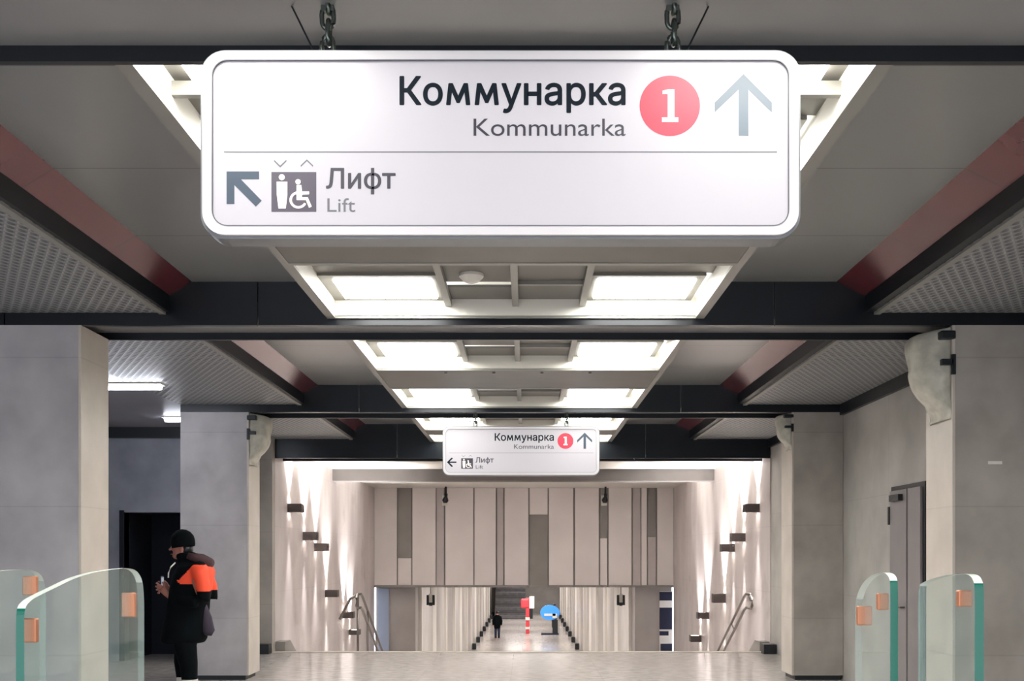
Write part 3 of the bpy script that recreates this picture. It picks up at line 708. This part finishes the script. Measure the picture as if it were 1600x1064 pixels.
    poly(bm, [(434,259),(443.5,268),(453,259),(453,261.5),(443.5,271),(434,261.5)]); poly(bm, [(475,270),(484.5,261),(494,270),(494,267.5),(484.5,258.5),(475,267.5)])
    obj('chevrons', bm, M['ink_line'], t)
    zt = Zc+0.326
    for sx, out in ((-0.605, -1), (0.60, 1)):
        bm = bmesh.new(); X = Xc+sx; z = zt; i = 0
        top = ZB+0.06
        while z < top-0.005:
            c = Vector((X, Y, z+0.028)); pts = []
            for kk in range(16):
                a = 2*PI*kk/16; u, v = 0.021*math.cos(a), 0.034*math.sin(a)+(0.008 if math.sin(a) > 0 else -0.008)
                pts.append(c+(Vector((u, 0, v)) if i % 2 == 0 else Vector((0.004, u, v))))
            tube(bm, pts, 0.0085, 8, closed=True); z += 0.054; i += 1
        obj('chain', bm, M['galv'], t, smooth=True)
        obj('chain_hook', B((X-0.022, X+0.022, Y-0.012, Y+0.012, top-0.02, top)), M['galv'], t)
        bm = bmesh.new(); tube(bm, [(X+out*0.04, Y, zt), (X+out*0.125, Y, top)], 0.0035, 6); obj('cable', bm, M['black'], t)
        obj('eye_plate', B((X-0.03, X+0.03, Y-0.02, Y+0.02, zt-0.002, zt+0.012)), M['sign_edge'], t)
sign(-0.088, 3.80, EYE+(869-234)/447, 'large backlit white sign hanging in the foreground', True)
sign(-0.065, 14.62-0.25, EYE+(869-705)/118.3, 'small far backlit white sign with left arrow, hanging above the stairs', False)

# ------------------------------------------------------------------ people
def skin_bm(nodes, edges, root, sub=2):
    keys = list(nodes); idx = {k: i for i, k in enumerate(keys)}
    me = bpy.data.meshes.new('sk'); me.from_pydata([nodes[k][0] for k in keys], [(idx[a], idx[b]) for a, b in edges], [])
    o = bpy.data.objects.new('sk', me); C.objects.link(o)
    md = o.modifiers.new('skin', 'SKIN'); md.use_smooth_shade = True
    for k in keys:
        sv = me.skin_vertices[0].data[idx[k]]; r = nodes[k][1]
        sv.radius = r if isinstance(r, tuple) else (r, r); sv.use_root = (k == root)
    ss = o.modifiers.new('sub', 'SUBSURF'); ss.levels = ss.render_levels = sub
    dg = bpy.context.evaluated_depsgraph_get(); out = bpy.data.meshes.new_from_object(o.evaluated_get(dg))
    bm = bmesh.new(); bm.from_mesh(out); bpy.data.meshes.remove(out); bpy.data.objects.remove(o); bpy.data.meshes.remove(me)
    return bm
def chain_edges(*seqs):
    e = []
    for s in seqs: e += list(zip(s, s[1:]))
    return e
def ellipsoid(bm, c, r, seg=24, rg=16, zmin=None):
    bmesh.ops.create_uvsphere(bm, u_segments=seg, v_segments=rg, radius=1, matrix=Matrix.Translation(c) @ Matrix.Diagonal((r[0], r[1], r[2], 1)))

def loft(bm, rings):
    """rings: (cx, cy, z, rx, ry); superelliptic horizontal rings, closed at both ends"""
    R = []
    for cx, cy, z, rx, ry in rings:
        R.append([bm.verts.new((cx+rx*math.copysign(abs(math.cos(a))**0.85, math.cos(a)), cy+ry*math.copysign(abs(math.sin(a))**0.85, math.sin(a)), z)) for a in [2*PI*k/28 for k in range(28)]])
    for A, D in zip(R, R[1:]):
        for k in range(28): bm.faces.new((A[k], A[(k+1) % 28], D[(k+1) % 28], D[k]))
    bm.faces.new(R[0][::-1]); bm.faces.new(R[-1])

# the man with the phone, in profile, facing left
PY = 11.0
def Q(px, py, dy=0.0): return ((px-822)/154.5, PY+dy, EYE-(py-869)/154.5)
pt = thing('person', 'person in black coat with orange shoulders and black cap, looking at a phone', 'person', (-3.40, PY, 0))
hd = Q(283, 852)
nodes = {
 'pelvis': (Q(292, 975), (0.13, 0.15)), 'waist': (Q(296, 945), (0.11, 0.13)), 'chest': (Q(303, 905), (0.13, 0.17)), 'neckb': (Q(300, 882), (0.06, 0.07)), 'neck': (Q(293, 873), (0.055, 0.055)),
 'skull': (Q(285, 860), (0.08, 0.075)), 'crown': (Q(284, 846), (0.098, 0.080)), 'top': (Q(285, 835), (0.07, 0.06)),
 'jaw': (Q(275, 868), (0.040, 0.045)), 'chin': (Q(271, 872), (0.022, 0.028)), 'nose': (Q(267, 857), (0.014, 0.014)), 'nosetip': (Q(264.5, 860), (0.010, 0.012)),
}
E = chain_edges(['pelvis','waist','chest','neckb','neck','skull','crown','top'], ['skull','jaw','chin'], ['skull','nose','nosetip'])
for tg, s, shx, elb, wr, hand in (('n', -1, (312, 893), (328, 938), (272, 932), (258, 922)), ('f', 1, (308, 893), (318, 938), (270, 930), (258, 920))):
    nodes['sh'+tg] = (Q(*shx, s*0.17), (0.065, 0.065)); nodes['el'+tg] = (Q(elb[0]-2, elb[1]-2, s*0.235), (0.032, 0.032))
    nodes['fo'+tg] = (Q((elb[0]+wr[0])/2, (elb[1]+wr[1])/2, s*0.20), (0.030, 0.030)); nodes['wr'+tg] = (Q(*wr, s*0.11), (0.024, 0.030))
    nodes['pa'+tg] = (Q(*hand, s*0.075), (0.018, 0.038)); nodes['kn'+tg] = (Q(hand[0]-5, hand[1]-6, s*0.065), (0.014, 0.036))
    E += chain_edges(['chest', 'sh'+tg, 'el'+tg, 'fo'+tg, 'wr'+tg, 'pa'+tg, 'kn'+tg])
    for fi in range(4):
        z0 = hand[1]-10+fi*5; L = (1.0, 1.1, 1.0, 0.8)[fi]
        a, b, c_ = 'f%s%da' % (tg, fi), 'f%s%db' % (tg, fi), 'f%s%dc' % (tg, fi)
        nodes[a] = (Q(hand[0]-8*L, z0, s*0.055), 0.009); nodes[b] = (Q(hand[0]-12*L, z0-1, s*0.03), 0.0085); nodes[c_] = (Q(hand[0]-11*L, z0-1, s*0.008), 0.0075)
        E += chain_edges(['kn'+tg, a, b, c_])
    nodes['t%sa' % tg] = (Q(hand[0]+1, hand[1]-8, s*0.045), 0.011); nodes['t%sb' % tg] = (Q(hand[0]-3, hand[1]-13, s*0.02), 0.009)
    E += chain_edges(['pa'+tg, 't%sa' % tg, 't%sb' % tg])
    nodes['hip'+tg] = (Q(292 if s < 0 else 288, 985, s*0.09), (0.085, 0.085))
    kx = 300 if s < 0 else 280
    nodes['knee'+tg] = ((Q(kx, 0)[0], PY+s*0.10, 0.50), (0.055, 0.055)); nodes['calf'+tg] = ((Q(kx+3, 0)[0], PY+s*0.10, 0.33), (0.052, 0.052)); nodes['ank'+tg] = ((Q(kx+5, 0)[0], PY+s*0.10, 0.09), (0.036, 0.036))
    nodes['toe'+tg] = ((Q(kx+5, 0)[0]-0.16, PY+s*0.11, 0.045), (0.035, 0.03))
    E += chain_edges(['pelvis', 'hip'+tg, 'knee'+tg, 'calf'+tg, 'ank'+tg, 'toe'+tg])
body = obj('body', skin_bm(nodes, E, 'pelvis'), M['skin'], pt, smooth=True)
# eyes, ears, mouth, hair
for s in (-1, 1):
    bm = bmesh.new(); ellipsoid(bm, Q(270.5, 853.5, s*0.034), (0.010, 0.013, 0.009), 12, 8); obj('eye', bm, M['white'], pt, smooth=True)
    bm = bmesh.new(); ellipsoid(bm, Q(288, 859, s*0.083), (0.020, 0.010, 0.032), 12, 8); obj('ear', bm, M['skin'], pt, smooth=True)
bm = bmesh.new(); ellipsoid(bm, Q(268.5, 866, 0), (0.010, 0.026, 0.006), 12, 8); obj('mouth', bm, mat('lips', (130,70,66), 0.5), pt, smooth=True)
bm = bmesh.new(); ellipsoid(bm, Q(293, 858, 0), (0.055, 0.080, 0.07), 16, 10); obj('hair', bm, M['black'], pt, smooth=True)
# knitted cap
bm = bmesh.new()
rr = [(0.0, 0.102), (0.02, 0.108), (0.06, 0.110), (0.10, 0.102), (0.135, 0.078), (0.158, 0.045), (0.168, 0.01)]
c0 = Q(286.5, 853)
tilt = Matrix.Rotation(-0.12, 3, 'Y')
R = []
for h, r in rr:
    R.append([bm.verts.new(Vector(c0)+tilt @ Vector((r*math.cos(a)*1.0, r*math.sin(a)*0.86, h-0.01))) for a in [2*PI*k/28 for k in range(28)]])
for A, D in zip(R, R[1:]):
    for k in range(28): bm.faces.new((A[k], A[(k+1) % 28], D[(k+1) % 28], D[k]))
bm.faces.new(R[-1])
cap = obj('cap', bm, M['jacket'], pt, smooth=True); so = cap.modifiers.new('t', 'SOLIDIFY'); so.thickness = 0.012; so.offset = 1
# coat
bm = bmesh.new()
def ring_px(pxa, pxb, py, ry): x0 = Q(pxa, py)[0]; x1 = Q(pxb, py)[0]; return ((x0+x1)/2, PY, Q(0, py)[2], (x1-x0)/2, ry)
loft(bm, [ring_px(254, 318, 1004, 0.22), ring_px(253, 322, 998, 0.24), ring_px(256, 324, 980, 0.235), ring_px(261, 325, 958, 0.225), ring_px(265, 327, 935, 0.215), ring_px(268, 331, 915, 0.22), ring_px(273, 332, 898, 0.225), ring_px(279, 330, 886, 0.20), ring_px(280, 322, 878, 0.13), ring_px(276, 312, 871, 0.085), ring_px(275, 306, 864, 0.080), ring_px(280, 302, 862, 0.05)])
bmesh.ops.recalc_face_normals(bm, faces=bm.faces)
for tg, s, P in (('n', -1, [(314, 888, 0.12, 0.10), (322, 897, 0.19, 0.085), (328, 915, 0.225, 0.075), (330, 936, 0.245, 0.066), (318, 940, 0.24, 0.060), (298, 937, 0.20, 0.054), (280, 933, 0.14, 0.046), (272, 931, 0.115, 0.040)]),
                 ('f', 1, [(312, 888, 0.12, 0.10), (316, 897, 0.19, 0.085), (318, 915, 0.225, 0.075), (320, 936, 0.245, 0.066), (310, 940, 0.24, 0.060), (295, 937, 0.20, 0.054), (280, 932, 0.14, 0.046), (270, 930, 0.115, 0.040)])):
    tube(bm, [Q(a, b, s*c_) for a, b, c_, r in P], [r for a, b, c_, r in P], 16)
jk = obj('coat', bm, M['jacket'], pt, smooth=True, mats=[M['jacket'], M['orange'], M['steel']])
rm_ = jk.modifiers.new('r', 'REMESH'); rm_.mode = 'VOXEL'; rm_.voxel_size = 0.014; rm_.use_smooth_shade = True
sm = jk.modifiers.new('s', 'SMOOTH'); sm.iterations = 6; sm.factor = 0.6
dg = bpy.context.evaluated_depsgraph_get(); me2 = bpy.data.meshes.new_from_object(jk.evaluated_get(dg)); jk.modifiers.clear(); jk.data = me2
me2.materials.clear()
for x in (M['jacket'], M['orange']): me2.materials.append(x)
off = Vector(pt['_o'])
for p in me2.polygons:
    c_ = p.center+off; p.use_smooth = True
    px = c_.x*154.5+822; z = c_.z
    lo_ = 1.255+0.07*max(0, min(1, (322-px)/12)); hi = 1.515-0.15*max(0, min(1, (312-px)/22))
    p.material_index = 1 if (px > 291+6*math.sin(z*40) and lo_ < z < hi) else 0
# hood on the back, coat tail
bm = bmesh.new(); tube(bm, [Q(298, 868, -0.10), Q(312, 873, -0.09), Q(325, 879, -0.03), Q(326, 880, 0.03), Q(312, 873, 0.09), Q(298, 868, 0.10)], [0.03, 0.05, 0.055, 0.055, 0.05, 0.03], 12)
obj('hood', bm, mat('brown_lining', (70,44,48), 0.85), pt, smooth=True)
bm = bmesh.new(); tube(bm, [Q(321, 945, -0.05), Q(325, 965, -0.05), Q(328, 985, -0.05), Q(327, 992, -0.05)], [0.03, 0.055, 0.065, 0.04], 12)
obj('coat_pocket', bm, mat('plum_cloth', (58,50,64), 0.85), pt, smooth=True)
# highlight on the shoulder strap, put in as a white tube
bm = bmesh.new(); tube(bm, [Q(281, 879, -0.14), Q(277, 886, -0.20), Q(274, 895, -0.21), Q(274, 902, -0.215)], 0.007, 6); obj('strap_highlight', bm, M['white'], pt, smooth=True)
# trousers, boots
for s, kx in ((-1, 300), (1, 281)):
    bm = bmesh.new(); tube(bm, [Q(289, 980, s*0.10), Q(290+(kx-290)*0.4, 1000, s*0.11), (Q(kx, 0)[0], PY+s*0.11, 0.52), (Q(kx+2, 0)[0], PY+s*0.11, 0.34), (Q(kx+5, 0)[0], PY+s*0.11, 0.10)], [0.13, 0.115, 0.09, 0.075, 0.075], 16)
    tr = obj('trouser_leg', bm, M['jacket'], pt, smooth=True)
    bm = bmesh.new(); z = 0.37; tube(bm, [(Q(kx+2, 0)[0], PY+s*0.11, 0.33), (Q(kx+2, 0)[0], PY+s*0.11, 0.37)], 0.079, 16); obj('reflective_band', bm, M['white'], tr)
    bm = bmesh.new(); X = Q(kx+5, 0)[0]; Yc = PY+s*0.11
    tube(bm, [(X+0.07, Yc, 0.05), (X, Yc, 0.06), (X-0.1, Yc, 0.05), (X-0.19, Yc, 0.035)], [0.045, 0.055, 0.045, 0.03], 14)
    for v in bm.verts: v.co.z = max(0.002, v.co.z)
    obj('boot', bm, M['rubber'], pt, smooth=True)
t = obj('phone', B((Q(252, 0)[0], Q(254, 0)[0], PY-0.04, PY+0.04, Q(0, 921)[2], Q(0, 900)[2])), M['black'], None, bevel=0.004)
obj('screen', B((Q(254, 0)[0], Q(254.3, 0)[0], PY-0.036, PY+0.036, Q(0, 919)[2], Q(0, 902)[2])), M['screen'], t)
tag(t, 'small phone held in the hands of the person in the black coat', 'phone')

# small figures on the lower platform
def far_person(x, y, z, h, coat, label, lean=0.0):
    t = thing('person', label, 'person', (x, y, z)); k = h/1.75
    def N(a, b, c_): return (x+a*k, y+b*k, z+c_*k)
    n = {'pel': (N(0,0,0.95), (0.15,0.11)), 'wa': (N(0,0,1.12), (0.14,0.10)), 'ch': (N(lean,0,1.36), (0.18,0.12)), 'nk': (N(lean,0,1.52), 0.055), 'hd': (N(lean,0,1.62), (0.085,0.085)), 'tp': (N(lean,0,1.72), (0.06,0.06))}
    e = chain_edges(['pel','wa','ch','nk','hd','tp'])
    for tg, s in (('l', -1), ('r', 1)):
        n['s'+tg] = (N(lean+s*0.18,0,1.42), 0.06); n['e'+tg] = (N(s*0.25,0.02,1.15), 0.045); n['w'+tg] = (N(s*0.24,-0.08,0.92), 0.03); n['h'+tg] = (N(s*0.24,-0.10,0.80), (0.035,0.02))
        n['k'+tg] = (N(s*0.10,-0.03*s,0.50), 0.06); n['a'+tg] = (N(s*0.10,0.06*s,0.08), 0.04); n['t'+tg] = (N(s*0.12,0.06*s-0.14,0.04), 0.035); n['g'+tg] = (N(s*0.09,0,0.86), 0.085)
        e += chain_edges(['ch','s'+tg,'e'+tg,'w'+tg,'h'+tg], ['pel','g'+tg,'k'+tg,'a'+tg,'t'+tg])
    for q in n: n[q] = (n[q][0], tuple(v*k for v in n[q][1]) if isinstance(n[q][1], tuple) else n[q][1]*k)
    obj('body', skin_bm(n, e, 'pel', 1), M['skin'], t, smooth=True)
    bm = bmesh.new()
    loft(bm, [N(0,0,0.70)+(0.19*k,0.15*k), N(0,0,1.0)+(0.22*k,0.17*k), N(0,0,1.2)+(0.21*k,0.16*k), N(lean,0,1.38)+(0.25*k,0.17*k), N(lean,0,1.47)+(0.20*k,0.13*k), N(lean,0,1.53)+(0.09*k,0.09*k)])
    for s in (-1, 1): tube(bm, [N(lean+s*0.18,0,1.42), N(s*0.26,0.02,1.15), N(s*0.25,-0.08,0.90)], [0.085*k, 0.07*k, 0.055*k], 10)
    obj('coat', bm, coat, t, smooth=True)
    for s in (-1, 1):
        bm = bmesh.new(); tube(bm, [N(s*0.09,0,0.9), N(s*0.10,-0.03*s,0.50), N(s*0.10,0.06*s,0.09)], [0.11*k, 0.085*k, 0.07*k], 10); obj('trouser_leg', bm, M['navy'], t, smooth=True)
    bm = bmesh.new(); ellipsoid(bm, N(lean, 0.015, 1.675), (0.10*k, 0.105*k, 0.095*k), 12, 8); obj('hair', bm, M['black'], t, smooth=True)
far_person((777-822)*68/1700, 68, ZL, 1.75, M['jacket'], 'tiny distant person in a black coat standing left on the lower platform')
far_person((866-822)*78/1700, 78, ZL, 1.78, M['navy'], 'tiny distant person in dark clothes behind the blue board')

for o in bpy.data.objects:
    if '_o' in o: del o['_o']
